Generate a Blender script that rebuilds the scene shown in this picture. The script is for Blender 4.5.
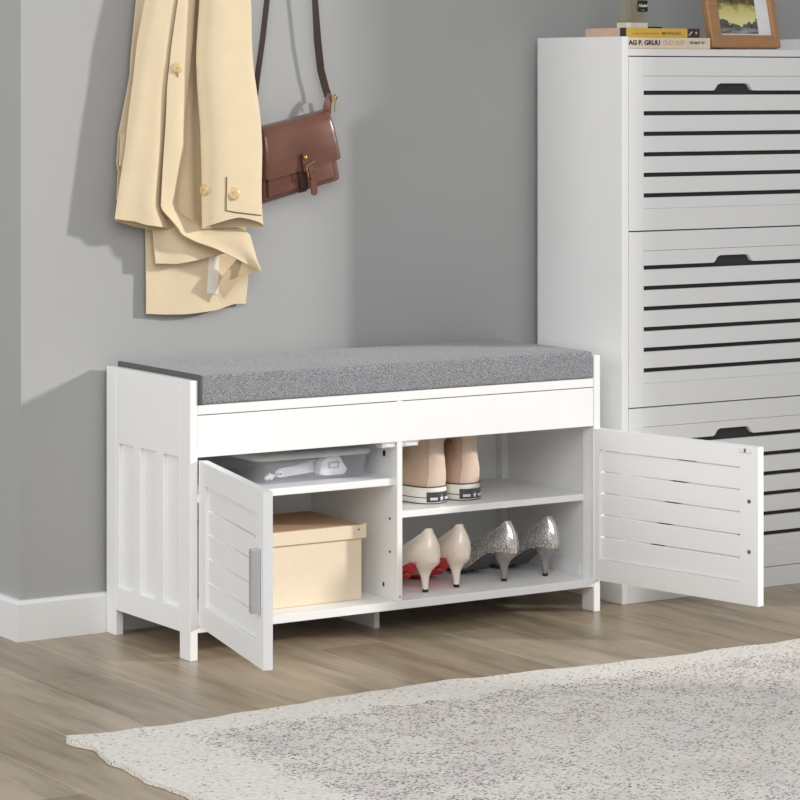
import bpy, bmesh, math, random
from mathutils import Vector, Matrix, noise
random.seed(7)
S = bpy.context.scene
COL = S.collection
for o in list(bpy.data.objects): bpy.data.objects.remove(o)

# ------------------------------------------------------------------ camera, world, lights, exposure
cam_d = bpy.data.cameras.new('camera'); cam = bpy.data.objects.new('camera', cam_d); COL.objects.link(cam)
YAW = 0.5707
cam.location = (-2.4591, -4.523, 1.0333)
cam.rotation_euler = (math.pi/2, 0, -YAW)
cam_d.sensor_width = 36; cam_d.lens = 2883.2/800*36
cam_d.shift_x = 0.0; cam_d.shift_y = -(400-81.68)/800
cam_d.clip_start = .1; cam_d.clip_end = 60
S.camera = cam

world = bpy.data.worlds.new('world'); S.world = world; world.use_nodes = True
bg = world.node_tree.nodes['Background']
bg.inputs[0].default_value = (0.93, 0.96, 1.0, 1); bg.inputs[1].default_value = 0.46

sun_d = bpy.data.lights.new('sun', 'SUN'); sun = bpy.data.objects.new('sun', sun_d); COL.objects.link(sun)
sun_d.energy = 2.35; sun_d.angle = math.radians(3.5); sun_d.color = (1.0, 0.98, 0.95)
sun.location = (4, -3, 2.5)
sun.rotation_euler = Vector((-0.82, 0.57, -0.32)).to_track_quat('-Z', 'Y').to_euler()

def area(name, loc, target, size, energy, color=(1, 1, 1)):
    d = bpy.data.lights.new(name, 'AREA'); o = bpy.data.objects.new(name, d); COL.objects.link(o)
    d.shape = 'RECTANGLE'; d.size, d.size_y = size; d.energy = energy; d.color = color
    o.location = loc; o.rotation_euler = (Vector(target)-Vector(loc)).to_track_quat('-Z', 'Y').to_euler()
area('front_fill', (-1.3, -3.2, 2.3), (0.5, 0.2, 0.25), (2.4, 2.0), 60)  # added fill from the front, brightens the bench interior
area('left_fill', (-3.8, .15, 1.5), (0.2, 0.1, 0.4), (1.2, 1.8), 45)  # added fill for the faces turned left; no window stands there

S.view_settings.view_transform = 'Standard'; S.view_settings.look = 'None'
S.view_settings.exposure = 0.0; S.view_settings.gamma = 1.0; S.view_settings.use_curve_mapping = False

# ------------------------------------------------------------------ materials
def lin(c):
    return tuple(((x/255)/12.92 if x/255 <= .04045 else ((x/255+.055)/1.055)**2.4) for x in c)
class NT:
    def __init__(s, name):
        s.m = bpy.data.materials.new(name); s.m.use_nodes = True; s.t = s.m.node_tree
        s.b = s.t.nodes['Principled BSDF']; s.out = s.t.nodes['Material Output']
    def n(s, ty, **k):
        x = s.t.nodes.new(ty)
        for a, v in k.items(): setattr(x, a, v)
        return x
    def l(s, a, b): s.t.links.new(a, b)
    def coord(s, scale=(1, 1, 1), rot=(0, 0, 0), loc=(0, 0, 0)):
        tc = s.n('ShaderNodeTexCoord'); mp = s.n('ShaderNodeMapping')
        mp.inputs['Scale'].default_value = scale; mp.inputs['Rotation'].default_value = rot; mp.inputs['Location'].default_value = loc
        s.l(tc.outputs['Object'], mp.inputs[0]); return mp.outputs[0]
    def noise(s, vec, scale, detail=3, rough=.5):
        x = s.n('ShaderNodeTexNoise'); x.inputs['Scale'].default_value = scale; x.inputs['Detail'].default_value = detail
        x.inputs['Roughness'].default_value = rough; s.l(vec, x.inputs['Vector']); return x.outputs['Fac']
    def ramp(s, fac, stops):
        r = s.n('ShaderNodeValToRGB'); e = r.color_ramp.elements
        while len(e) < len(stops): e.new(.5)
        for k, (p, c) in enumerate(stops): e[k].position = p; e[k].color = (*c[:3], 1)
        s.l(fac, r.inputs[0]); return r.outputs[0]
    def bump(s, h, strength, dist=.001, normal=None):
        b = s.n('ShaderNodeBump'); b.inputs['Strength'].default_value = strength; b.inputs['Distance'].default_value = dist
        s.l(h, b.inputs['Height'])
        if normal: s.l(normal, b.inputs['Normal'])
        return b.outputs[0]
    def mix(s, fac, a, b, mode='MIX'):
        x = s.n('ShaderNodeMix', data_type='RGBA', blend_type=mode)
        for sock, v in ((x.inputs[0], fac), (x.inputs[6], a), (x.inputs[7], b)):
            if isinstance(v, (int, float)): sock.default_value = v
            elif isinstance(v, tuple): sock.default_value = (*v[:3], 1)
            else: s.l(v, sock)
        return x.outputs[2]
    def math(s, op, a, b=0.0):
        x = s.n('ShaderNodeMath', operation=op)
        for sock, v in ((x.inputs[0], a), (x.inputs[1], b)):
            if isinstance(v, (int, float)): sock.default_value = v
            else: s.l(v, sock)
        return x.outputs[0]
def simple(name, rgb, rough=.5, metal=0.0, spec=.5, nscale=60, namt=.05, bump=0.0, bscale=300, coat=0.0, sheen=0.0):
    t = NT(name); c = lin(rgb); v = t.coord()
    f = t.noise(v, nscale, 3)
    t.l(t.ramp(f, [(.3, tuple(x*(1-namt) for x in c)), (.7, tuple(min(1, x*(1+namt)) for x in c))]), t.b.inputs['Base Color'])
    t.b.inputs['Roughness'].default_value = rough; t.b.inputs['Metallic'].default_value = metal
    t.b.inputs['Specular IOR Level'].default_value = spec
    t.b.inputs['Coat Weight'].default_value = coat; t.b.inputs['Sheen Weight'].default_value = sheen
    if bump: t.l(t.bump(t.noise(v, bscale, 2), bump), t.b.inputs['Normal'])
    return t.m

M = {}
M['paint'] = simple('white_paint', (246, 246, 245), .42, nscale=8, namt=.01)
M['wall'] = simple('grey_wall_paint', (173, 173, 172), .85, spec=.2, nscale=5, namt=.012, bump=.15, bscale=350)
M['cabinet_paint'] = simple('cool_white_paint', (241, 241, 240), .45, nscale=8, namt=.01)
M['trim'] = simple('white_trim_paint', (238, 238, 237), .5, nscale=6, namt=.01)
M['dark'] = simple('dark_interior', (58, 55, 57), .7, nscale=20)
M['hole'] = simple('dark_hole', (30, 28, 28), .8)
M['steel'] = simple('steel', (150, 150, 152), .3, metal=1)
M['handle'] = simple('satin_grey_metal', (196, 195, 198), .38, metal=.55, nscale=200, namt=.03)
M['brass'] = simple('old_brass', (190, 155, 95), .3, metal=1, nscale=150, namt=.1)
M['box'] = simple('cream_card', (232, 215, 189), .75, nscale=60, namt=.015, bump=.05)
M['box_top_shade'] = simple('shaded_card', (186, 152, 122), .75, nscale=40, namt=.02, bump=.05)  # card colour darkened to carry the shade on the lid top
M['coat'] = simple('beige_gabardine', (226, 207, 174), .85, spec=.2, nscale=30, namt=.02, bump=.25, bscale=900, sheen=.15)
M['coat_lining'] = simple('beige_coat_lining', (206, 184, 150), .9, spec=.2, nscale=30, namt=.03, bump=.2, bscale=900)
M['ribbon'] = simple('white_ribbon', (240, 236, 226), .7)
M['thread'] = simple('dark_stitching', (120, 96, 66), .9)
M['horn'] = simple('tan_horn_button', (220, 188, 138), .3, nscale=90, namt=.12, coat=.3)
M['rubber'] = simple('cream_rubber', (238, 234, 222), .55, nscale=80, namt=.02)
M['black_line'] = simple('black_rubber_line', (48, 44, 46), .6)
M['canvas'] = simple('tan_canvas', (204, 174, 150), .9, nscale=25, namt=.05, bump=.4, bscale=1500)
M['canvas_light'] = simple('pale_tan_canvas', (220, 198, 180), .85, nscale=40, namt=.03, bump=.3, bscale=1500)
M['sneaker_label'] = simple('black_glossy_label', (62, 64, 68), .25, coat=.5)
M['silver_print'] = simple('silver_print', (225, 226, 230), .35, metal=.2)
M['nude'] = simple('nude_patent', (245, 230, 214), .22, nscale=30, namt=.015, coat=.5)
M['nude_in'] = simple('nude_lining', (226, 206, 188), .6)
M['red'] = simple('red_sole_lacquer', (230, 42, 56), .35, nscale=60, namt=.04)
M['black_tip'] = simple('black_heel_tip', (32, 28, 30), .5)
M['pewter'] = simple('pewter_heel', (168, 160, 158), .22, metal=.75, nscale=40, namt=.05)
M['dark_sole'] = simple('charcoal_sole', (86, 84, 86), .5)
M['bright_strip'] = simple('silver_back_strip', (226, 224, 220), .15, metal=.9)
M['leather'] = simple('brown_leather', (108, 68, 54), .3, nscale=14, namt=.16, bump=.12, bscale=500, coat=.3)
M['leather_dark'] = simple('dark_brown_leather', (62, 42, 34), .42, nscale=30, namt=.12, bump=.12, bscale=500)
M['page'] = simple('cover_taupe', (206, 178, 158), .6)
M['yellow'] = simple('mustard_spine', (226, 186, 84), .55)
M['book_dark'] = simple('dark_brown_spine', (78, 56, 48), .5)
M['cream_spine'] = simple('cream_spine', (232, 216, 194), .6)
M['ink'] = simple('black_ink', (40, 34, 32), .7)
M['ink_tan'] = simple('tan_ink', (212, 178, 148), .7)
M['ink_brown'] = simple('brown_ink', (140, 104, 50), .7)
M['white_plastic'] = simple('white_plastic', (242, 240, 236), .35)
M['grey_plastic'] = simple('grey_fabric_strap', (196, 192, 198), .6)
M['window_grey'] = simple('grey_window_rim', (150, 150, 156), .5)
M['black_label'] = simple('black_label', (26, 24, 30), .4)
M['mat'] = simple('white_mount_board', (238, 238, 236), .8)
M['notebook'] = simple('black_notebook', (48, 46, 46), .6)

def wood_frame():
    t = NT('oak_frame_wood'); v = t.coord((4, 4, 30))
    f = t.noise(v, 6, 5, .6)
    t.l(t.ramp(f, [(.3, lin((170, 124, 84))), (.7, lin((184, 138, 96)))]), t.b.inputs['Base Color']); t.b.inputs['Roughness'].default_value = .4
    return t.m
M['wood'] = wood_frame()

def floor_mat():
    t = NT('oak_plank_floor')
    v = t.coord((1, 1, 1), (0, 0, math.pi/2), (-.385+.0+.36, -.109+.138*8+.276+.0, 0))
    # after the rotation the brick rows run along world Y
    br = t.n('ShaderNodeTexBrick'); t.l(v, br.inputs['Vector'])
    br.offset = .37; br.offset_frequency = 2; br.squash = 1
    br.inputs['Scale'].default_value = 1; br.inputs['Brick Width'].default_value = 1.15; br.inputs['Row Height'].default_value = .138
    br.inputs['Mortar Size'].default_value = .0009; br.inputs['Mortar Smooth'].default_value = .3; br.inputs['Bias'].default_value = 0
    br.inputs['Color1'].default_value = (0, 0, 0, 1); br.inputs['Color2'].default_value = (1, 1, 1, 1); br.inputs['Mortar'].default_value = (.5, .5, .5, 1)
    w = t.coord((1, .12, 1)); g1 = t.noise(w, 26, 6, .62)
    w2 = t.coord((1, .22, 1)); g2 = t.noise(w2, 7, 3, .5)
    g3 = t.noise(t.coord(), 3.0, 3, .5)
    base = t.ramp(br.outputs['Color'], [(0.0, lin((162, 145, 122))), (1.0, lin((190, 175, 153)))])
    grain = t.ramp(g1, [(.32, (.62, .60, .57)), (.54, (1, 1, 1)), (.8, (1.06, 1.06, 1.06))])
    c = t.mix(1.0, base, grain, 'MULTIPLY')
    c = t.mix(.8, c, t.ramp(g2, [(.3, (.80, .77, .73)), (.6, (1, 1, 1))]), 'MULTIPLY')
    c = t.mix(.5, c, t.ramp(g3, [(.35, (.92, .88, .84)), (.65, (1, 1, 1))]), 'MULTIPLY')
    c = t.mix(br.outputs['Fac'], c, lin((200, 186, 164)))
    t.l(c, t.b.inputs['Base Color'])
    t.b.inputs['Roughness'].default_value = .33
    t.b.inputs['Specular IOR Level'].default_value = .4
    n = t.bump(g1, .12, .001)
    t.l(t.bump(t.math('SUBTRACT', 1.0, br.outputs['Fac']), .3, .001, n), t.b.inputs['Normal'])
    return t.m
M['floor'] = floor_mat()

def cushion_mat():
    t = NT('grey_heather_linen'); v = t.coord()
    w = t.n('ShaderNodeTexVoronoi'); w.inputs['Scale'].default_value = 480; t.l(v, w.inputs['Vector'])
    f2 = t.noise(t.coord((.6, .6, 1)), 620, 2, .7)
    c = t.ramp(f2, [(.35, lin((98, 98, 102))), (.62, lin((168, 168, 172)))])
    c = t.mix(.35, c, t.ramp(w.outputs['Distance'], [(0, (.55, .55, .56)), (.7, (1, 1, 1))]), 'MULTIPLY')
    t.l(c, t.b.inputs['Base Color']); t.b.inputs['Roughness'].default_value = .95; t.b.inputs['Specular IOR Level'].default_value = .15
    t.b.inputs['Sheen Weight'].default_value = .2
    t.l(t.bump(f2, .5, .0015), t.b.inputs['Normal']); return t.m
M['cushion'] = cushion_mat()
M['shade_cloth'] = simple('shaded_end_cloth', (92, 92, 93), .9, nscale=200, bump=.2, bscale=800)  # grey darkened to carry the shade of the cushion's left end

def rug_mat():
    t = NT('woven_speckled_rug')
    tc = t.n('ShaderNodeTexCoord'); sp = t.n('ShaderNodeSeparateXYZ'); t.l(tc.outputs['Object'], sp.inputs[0])
    # object coords: origin at the far left corner, x to the right along the far edge, y towards the wall
    v = t.coord()
    wob = t.noise(v, 16, 3); wob2 = t.math('MULTIPLY', t.math('SUBTRACT', wob, .5), .09)
    # distance inside the border
    dx = t.math('ADD', sp.outputs[0], wob2); dy = t.math('ADD', t.math('ADD', t.math('MULTIPLY', sp.outputs[1], -1.0), .012), wob2)
    dmin = t.math('MINIMUM', t.math('SUBTRACT', dx, .17), t.math('SUBTRACT', dy, .085))
    field = t.ramp(dmin, [(0.0, (0, 0, 0)), (.05, (1, 1, 1))])
    edge = t.ramp(dmin, [(0.0, (.10, .10, .10)), (.012, (1, 1, 1)), (.16, (.8, .8, .8)), (.42, (.5, .5, .5))])
    cream = lin((247, 242, 233)); lav = lin((212, 205, 205))
    tone = t.noise(v, 5, 3)
    fieldc = t.ramp(tone, [(.35, lin((240, 232, 227))), (.5, lin((243, 236, 229))), (.65, lin((234, 226, 221)))])
    c = t.mix(field, cream, fieldc)
    # dark flecks, stretched along the rows of the weave
    vo = t.n('ShaderNodeTexVoronoi'); vo.inputs['Scale'].default_value = 270; t.l(t.coord((.62, 1.0, 1)), vo.inputs['Vector'])
    sepc = t.n('ShaderNodeSeparateColor'); t.l(vo.outputs['Color'], sepc.inputs[0])
    near = t.math('LESS_THAN', vo.outputs['Distance'], .46)
    big = t.noise(v, 22, 2); thr = t.math('MULTIPLY', t.math('MULTIPLY', edge, .60), t.ramp(big, [(.35, (.3, .3, .3)), (.65, (1.5, 1.5, 1.5))]))
    fleck = t.math('MULTIPLY', near, t.math('LESS_THAN', sepc.outputs[0], thr))
    fc = t.ramp(sepc.outputs[1], [(0, lin((92, 90, 94))), (.6, lin((142, 136, 136))), (1, lin((176, 162, 150)))])
    c = t.mix(fleck, c, fc)
    rows = t.n('ShaderNodeTexVoronoi'); rows.inputs['Scale'].default_value = 170; t.l(t.coord((.5, 1.15, 1)), rows.inputs['Vector'])
    c = t.mix(.5, c, t.ramp(rows.outputs['Distance'], [(.2, (1, 1, 1)), (.75, (.66, .65, .64))]), 'MULTIPLY')
    t.l(c, t.b.inputs['Base Color']); t.b.inputs['Roughness'].default_value = .95; t.b.inputs['Specular IOR Level'].default_value = .1
    t.l(t.bump(t.math('SUBTRACT', 1.0, rows.outputs['Distance']), .6, .003), t.b.inputs['Normal'])
    return t.m
M['rug'] = rug_mat()

def glitter_mat():
    t = NT('silver_glitter'); v = t.coord()
    w = t.n('ShaderNodeTexVoronoi'); w.inputs['Scale'].default_value = 620; t.l(v, w.inputs['Vector'])
    sc = t.n('ShaderNodeSeparateColor'); t.l(w.outputs['Color'], sc.inputs[0])
    big = t.noise(v, 45, 4, .7)
    c = t.ramp(t.math('ADD', t.math('MULTIPLY', sc.outputs[0], .55), t.math('MULTIPLY', big, .5)), [(.25, lin((138, 134, 130))), (.5, lin((196, 193, 188))), (.72, lin((250, 248, 244)))])
    t.l(c, t.b.inputs['Base Color']); t.b.inputs['Metallic'].default_value = .55; t.b.inputs['Roughness'].default_value = .32
    t.l(t.bump(sc.outputs[1], .7, .001), t.b.inputs['Normal']); return t.m
M['glitter'] = glitter_mat()

def clear_mat(name, rgb, alpha, rough):
    t = NT(name); tr = t.n('ShaderNodeBsdfTransparent'); tr.inputs[0].default_value = (*lin(rgb), 1)
    mx = t.n('ShaderNodeMixShader'); v = t.coord(); f = t.noise(v, 18, 2)
    t.l(t.ramp(f, [(.3, (alpha*.9,)*3), (.7, (alpha*1.1,)*3)]), mx.inputs[0])
    t.l(tr.outputs[0], mx.inputs[1]); t.l(t.b.outputs[0], mx.inputs[2]); t.l(mx.outputs[0], t.out.inputs[0])
    t.b.inputs['Base Color'].default_value = (*lin(rgb), 1); t.b.inputs['Roughness'].default_value = rough
    return t.m
M['tub'] = clear_mat('translucent_plastic', (252, 253, 255), .13, .2)
M['tub_lid'] = clear_mat('milky_lid_plastic', (246, 246, 246), .62, .35)
M['catch'] = clear_mat('milky_catch_plastic', (236, 236, 236), .8, .3)
M['liquid'] = clear_mat('pale_amber_liquid', (230, 222, 198), .22, .2)
M['glass'] = clear_mat('smoky_clear_glass', (226, 224, 216), .22, .08)
M['clear_base'] = simple('cut_glass_base', (222, 218, 205), .12, nscale=60, namt=.1, coat=.6)

def print_mat():
    t = NT('landscape_print'); tc = t.n('ShaderNodeTexCoord'); sp = t.n('ShaderNodeSeparateXYZ'); t.l(tc.outputs['Object'], sp.inputs[0])
    z = sp.outputs[2]; x = sp.outputs[0]   # metres on the print, origin at its lower left corner
    n1 = t.noise(t.coord(), 45, 5, .6); n2 = t.noise(t.coord((1, 1, 3.2)), 26, 5, .6)
    sky = t.ramp(t.math('MULTIPLY', z, 5.0), [(.14, lin((232, 222, 156))), (.25, lin((214, 202, 126))), (.36, lin((158, 148, 104))), (.8, lin((92, 88, 62)))])
    cloudmask = t.math('MULTIPLY', t.ramp(t.math('ADD', n2, t.math('MULTIPLY', t.math('SUBTRACT', z, .050), 9.0)), [(.50, (0, 0, 0)), (.66, (1, 1, 1))]), 1.0)
    c = t.mix(cloudmask, sky, t.ramp(n1, [(.35, lin((62, 54, 40))), (.60, lin((116, 102, 64))), (.72, lin((226, 200, 110)))]))
    # dark tree line: higher at both sides than in the middle
    dip = t.math('ABSOLUTE', t.math('SUBTRACT', x, .058))
    hill = t.math('ADD', t.math('ADD', .014, t.math('MULTIPLY', dip, .30)), t.math('MULTIPLY', t.math('SUBTRACT', n1, .5), .060))
    tm = t.math('LESS_THAN', z, hill)
    c = t.mix(tm, c, t.ramp(n1, [(.4, lin((58, 60, 58))), (.6, lin((104, 104, 102)))]))
    wm = t.math('LESS_THAN', t.math('ADD', z, t.math('MULTIPLY', t.math('SUBTRACT', n2, .5), .01)), .012)
    c = t.mix(wm, c, t.ramp(n2, [(.4, lin((84, 84, 84))), (.65, lin((170, 170, 166)))]))
    t.l(c, t.b.inputs['Base Color']); t.b.inputs['Roughness'].default_value = .45; return t.m
M['print'] = print_mat()

# ------------------------------------------------------------------ mesh helpers (all vertices given in world metres)
def bx(bm, x0, x1, y0, y1, z0, z1, bev=0.0, seg=1):
    vs = [bm.verts.new((x, y, z)) for x in (x0, x1) for y in (y0, y1) for z in (z0, z1)]
    idx = [(0, 1, 3, 2), (4, 6, 7, 5), (0, 4, 5, 1), (2, 3, 7, 6), (0, 2, 6, 4), (1, 5, 7, 3)]
    fs = [bm.faces.new([vs[i] for i in f]) for f in idx]
    if bev:
        es = list({e for f in fs for e in f.edges})
        bmesh.ops.bevel(bm, geom=es, offset=bev, segments=seg, affect='EDGES', profile=.6)
def BM(*boxes, bev=.0008, seg=1):
    bm = bmesh.new()
    for b in boxes: bx(bm, *b, bev, seg)
    return bm
def loft(rings, cap=True, closed=True, bm=None):
    bm = bm or bmesh.new(); R = [[bm.verts.new(p) for p in r] for r in rings]; n = len(R[0])
    for a, b in zip(R, R[1:]):
        for i in range(n if closed else n-1):
            j = (i+1) % n
            try: bm.faces.new((a[i], a[j], b[j], b[i]))
            except ValueError: pass
    if cap and closed:
        bm.faces.new(R[0][::-1]); bm.faces.new(R[-1])
    return bm
def cyl(c, axis, r, h, n=20, bm=None, r2=None):
    ax = Vector(axis).normalized(); u = ax.orthogonal().normalized(); w = ax.cross(u); c = Vector(c); r2 = r if r2 is None else r2
    rr = []
    for k, rad in ((0, r), (1, r2)):
        rr.append([c+ax*h*k+(u*math.cos(2*math.pi*i/n)+w*math.sin(2*math.pi*i/n))*rad for i in range(n)])
    return loft(rr, bm=bm)
def dome(c, axis, r, h, n=20, bm=None):
    ax = Vector(axis).normalized(); u = ax.orthogonal().normalized(); w = ax.cross(u); c = Vector(c)
    prof = [(1, 0), (1, .5), (.88, .82), (.6, 1), (.2, 1.0)]
    return loft([[c+ax*h*q+(u*math.cos(2*math.pi*i/n)+w*math.sin(2*math.pi*i/n))*r*p for i in range(n)] for p, q in prof], bm=bm)
def tube(path, r, n=8, bm=None, closed=False):
    P = [Vector(p) for p in path]; rings = []
    prev = None
    for i, p in enumerate(P):
        t = (P[min(i+1, len(P)-1)]-P[max(i-1, 0)]) if not closed else (P[(i+1) % len(P)]-P[i-1])
        t.normalize()
        u = t.orthogonal().normalized() if prev is None else (prev - t*prev.dot(t)).normalized()
        prev = u; w = t.cross(u)
        rings.append([p+(u*math.cos(2*math.pi*k/n)+w*math.sin(2*math.pi*k/n))*r for k in range(n)])
    if closed: rings.append(rings[0])
    return loft(rings, cap=not closed, bm=bm)
def ribbon(path, wdir, w, th, bm=None):
    P = [Vector(p) for p in path]; rings = []; W = Vector(wdir).normalized()
    for i, p in enumerate(P):
        t = (P[min(i+1, len(P)-1)]-P[max(i-1, 0)]).normalized(); a = (W-t*W.dot(t)).normalized(); n = t.cross(a)
        ww = w[i] if isinstance(w, (list, tuple)) else w
        rings.append([p+a*ww/2+n*th/2, p-a*ww/2+n*th/2, p-a*ww/2-n*th/2, p+a*ww/2-n*th/2])
    return loft(rings, bm=bm)
def grid(fn, nu, nv, th=0.0, bm=None):
    bm = bm or bmesh.new()
    V = [[bm.verts.new(fn(i/nu, j/nv)) for i in range(nu+1)] for j in range(nv+1)]
    fs = []
    for j in range(nv):
        for i in range(nu):
            try: fs.append(bm.faces.new((V[j][i], V[j][i+1], V[j+1][i+1], V[j+1][i])))
            except ValueError: pass
    if th:
        bmesh.ops.recalc_face_normals(bm, faces=fs); bm.normal_update()
        bmesh.ops.solidify(bm, geom=fs, thickness=th)
    return bm
def resample(pl, t):
    P = [Vector(p) for p in pl]; L = [(b-a).length for a, b in zip(P, P[1:])]; T = sum(L) or 1e-9; d = t*T
    for k, l in enumerate(L):
        if d <= l or k == len(L)-1: return P[k].lerp(P[k+1], min(1, d/max(l, 1e-9)))
        d -= l
    return P[-1]
def coons(L, R, T, B, s, t):
    l = resample(L, t); r = resample(R, t); a = resample(T, s); b = resample(B, s)
    c00, c10, c01, c11 = resample(T, 0), resample(T, 1), resample(B, 0), resample(B, 1)
    return (1-s)*l+s*r+(1-t)*a+t*b-((1-s)*(1-t)*c00+s*(1-t)*c10+(1-s)*t*c01+s*t*c11)

def root_of(p):
    v = Vector((0, 0, 0))
    while p: v = v+p.location; p = p.parent
    return v
def obj(name, bm, mat, parent=None, org=None, smooth=None, subsurf=0, rot=None):
    """one mesh object; vertices are in world metres and moved into the parent's frame"""
    bmesh.ops.recalc_face_normals(bm, faces=bm.faces)
    me = bpy.data.meshes.new(name)
    base = root_of(parent) if parent else Vector(org or (0, 0, 0))
    if rot is not None: bm.transform(rot)
    bm.transform(Matrix.Translation(-base)); bm.to_mesh(me); bm.free()
    for m in (mat if isinstance(mat, list) else [mat]): me.materials.append(m)
    o = bpy.data.objects.new(name, me); COL.objects.link(o)
    if parent: o.parent = parent
    else: o.location = base
    if smooth is not None:
        for p in me.polygons: p.use_smooth = True
        try: me.set_sharp_from_angle(angle=math.radians(smooth))
        except Exception: pass
    if subsurf:
        md = o.modifiers.new('subsurf', 'SUBSURF'); md.levels = subsurf; md.render_levels = subsurf
    return o
def tag(o, label, cat, group=None):
    o['label'] = label; o['category'] = cat
    if group: o['group'] = group
    return o
def thing(name, label, cat, loc=(0, 0, 0), group=None):
    o = bpy.data.objects.new(name, None); o.empty_display_size = .05; COL.objects.link(o); o.location = loc
    return tag(o, label, cat, group)
def struct(name, bm, mat, parent=None):
    o = obj(name, bm, mat, parent); o['kind'] = 'structure'; return o
def text_obj(name, s, size, mat, parent, M4, extrude=.0002, shear=0, bold=0.0, sx=1.0):
    cu = bpy.data.curves.new(name, 'FONT'); cu.body = s; cu.size = size; cu.extrude = extrude; cu.shear = shear; cu.offset = bold; cu.align_x = 'CENTER'; cu.align_y = 'CENTER'
    tmp = bpy.data.objects.new(name, cu); COL.objects.link(tmp); bpy.context.view_layer.update()
    me = bpy.data.meshes.new_from_object(tmp); bpy.data.objects.remove(tmp)
    me.transform(Matrix.Diagonal((sx, 1, 1, 1))); me.transform(M4); me.transform(Matrix.Translation(-root_of(parent)))
    me.materials.clear(); me.materials.append(mat)
    o = bpy.data.objects.new(name, me); COL.objects.link(o); o.parent = parent; return o
RX90 = Matrix.Rotation(math.pi/2, 4, 'X')

# ------------------------------------------------------------------ room shell
WY = .343
struct('floor', BM((-4, 5, -6, 3, -.05, 0), bev=0), M['floor'])
struct('wall_back', BM((-.1684, 4.5, WY, WY+2.6, 0, 2.6), bev=0), M['wall'])
# unseen walls added to cast shade; the sun passes the gap between them
RWX = 2.26
struct('shade_wall_right', BM((RWX, RWX+.14, -.85, WY, 0, 2.6), bev=0), M['wall'])
struct('shade_wall_front', BM((RWX, RWX+.14, -5.0, -1.88, 0, 2.6), bev=0), M['wall'])
def baseboard(parent=None):
    bm = bmesh.new(); H, T = .0745, .0143
    prof = [(0, 0), (T, 0), (T, H-.006), (T-.002, H-.0025), (T-.006, H), (0, H)]
    # right run along the back wall, mitred round the outer corner, then back along the return wall
    rings = []
    for (cx, cy, dx, dy) in ((4.5, WY, 0, -1), (-.1684, WY, -1, -1), (-.1684, 2.9, -1, 0)):
        rings.append([(cx+dx*p, cy+dy*p, z) for p, z in prof])
    loft(rings, bm=bm); return bm
struct('baseboard_back', baseboard(), M['trim'])

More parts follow.
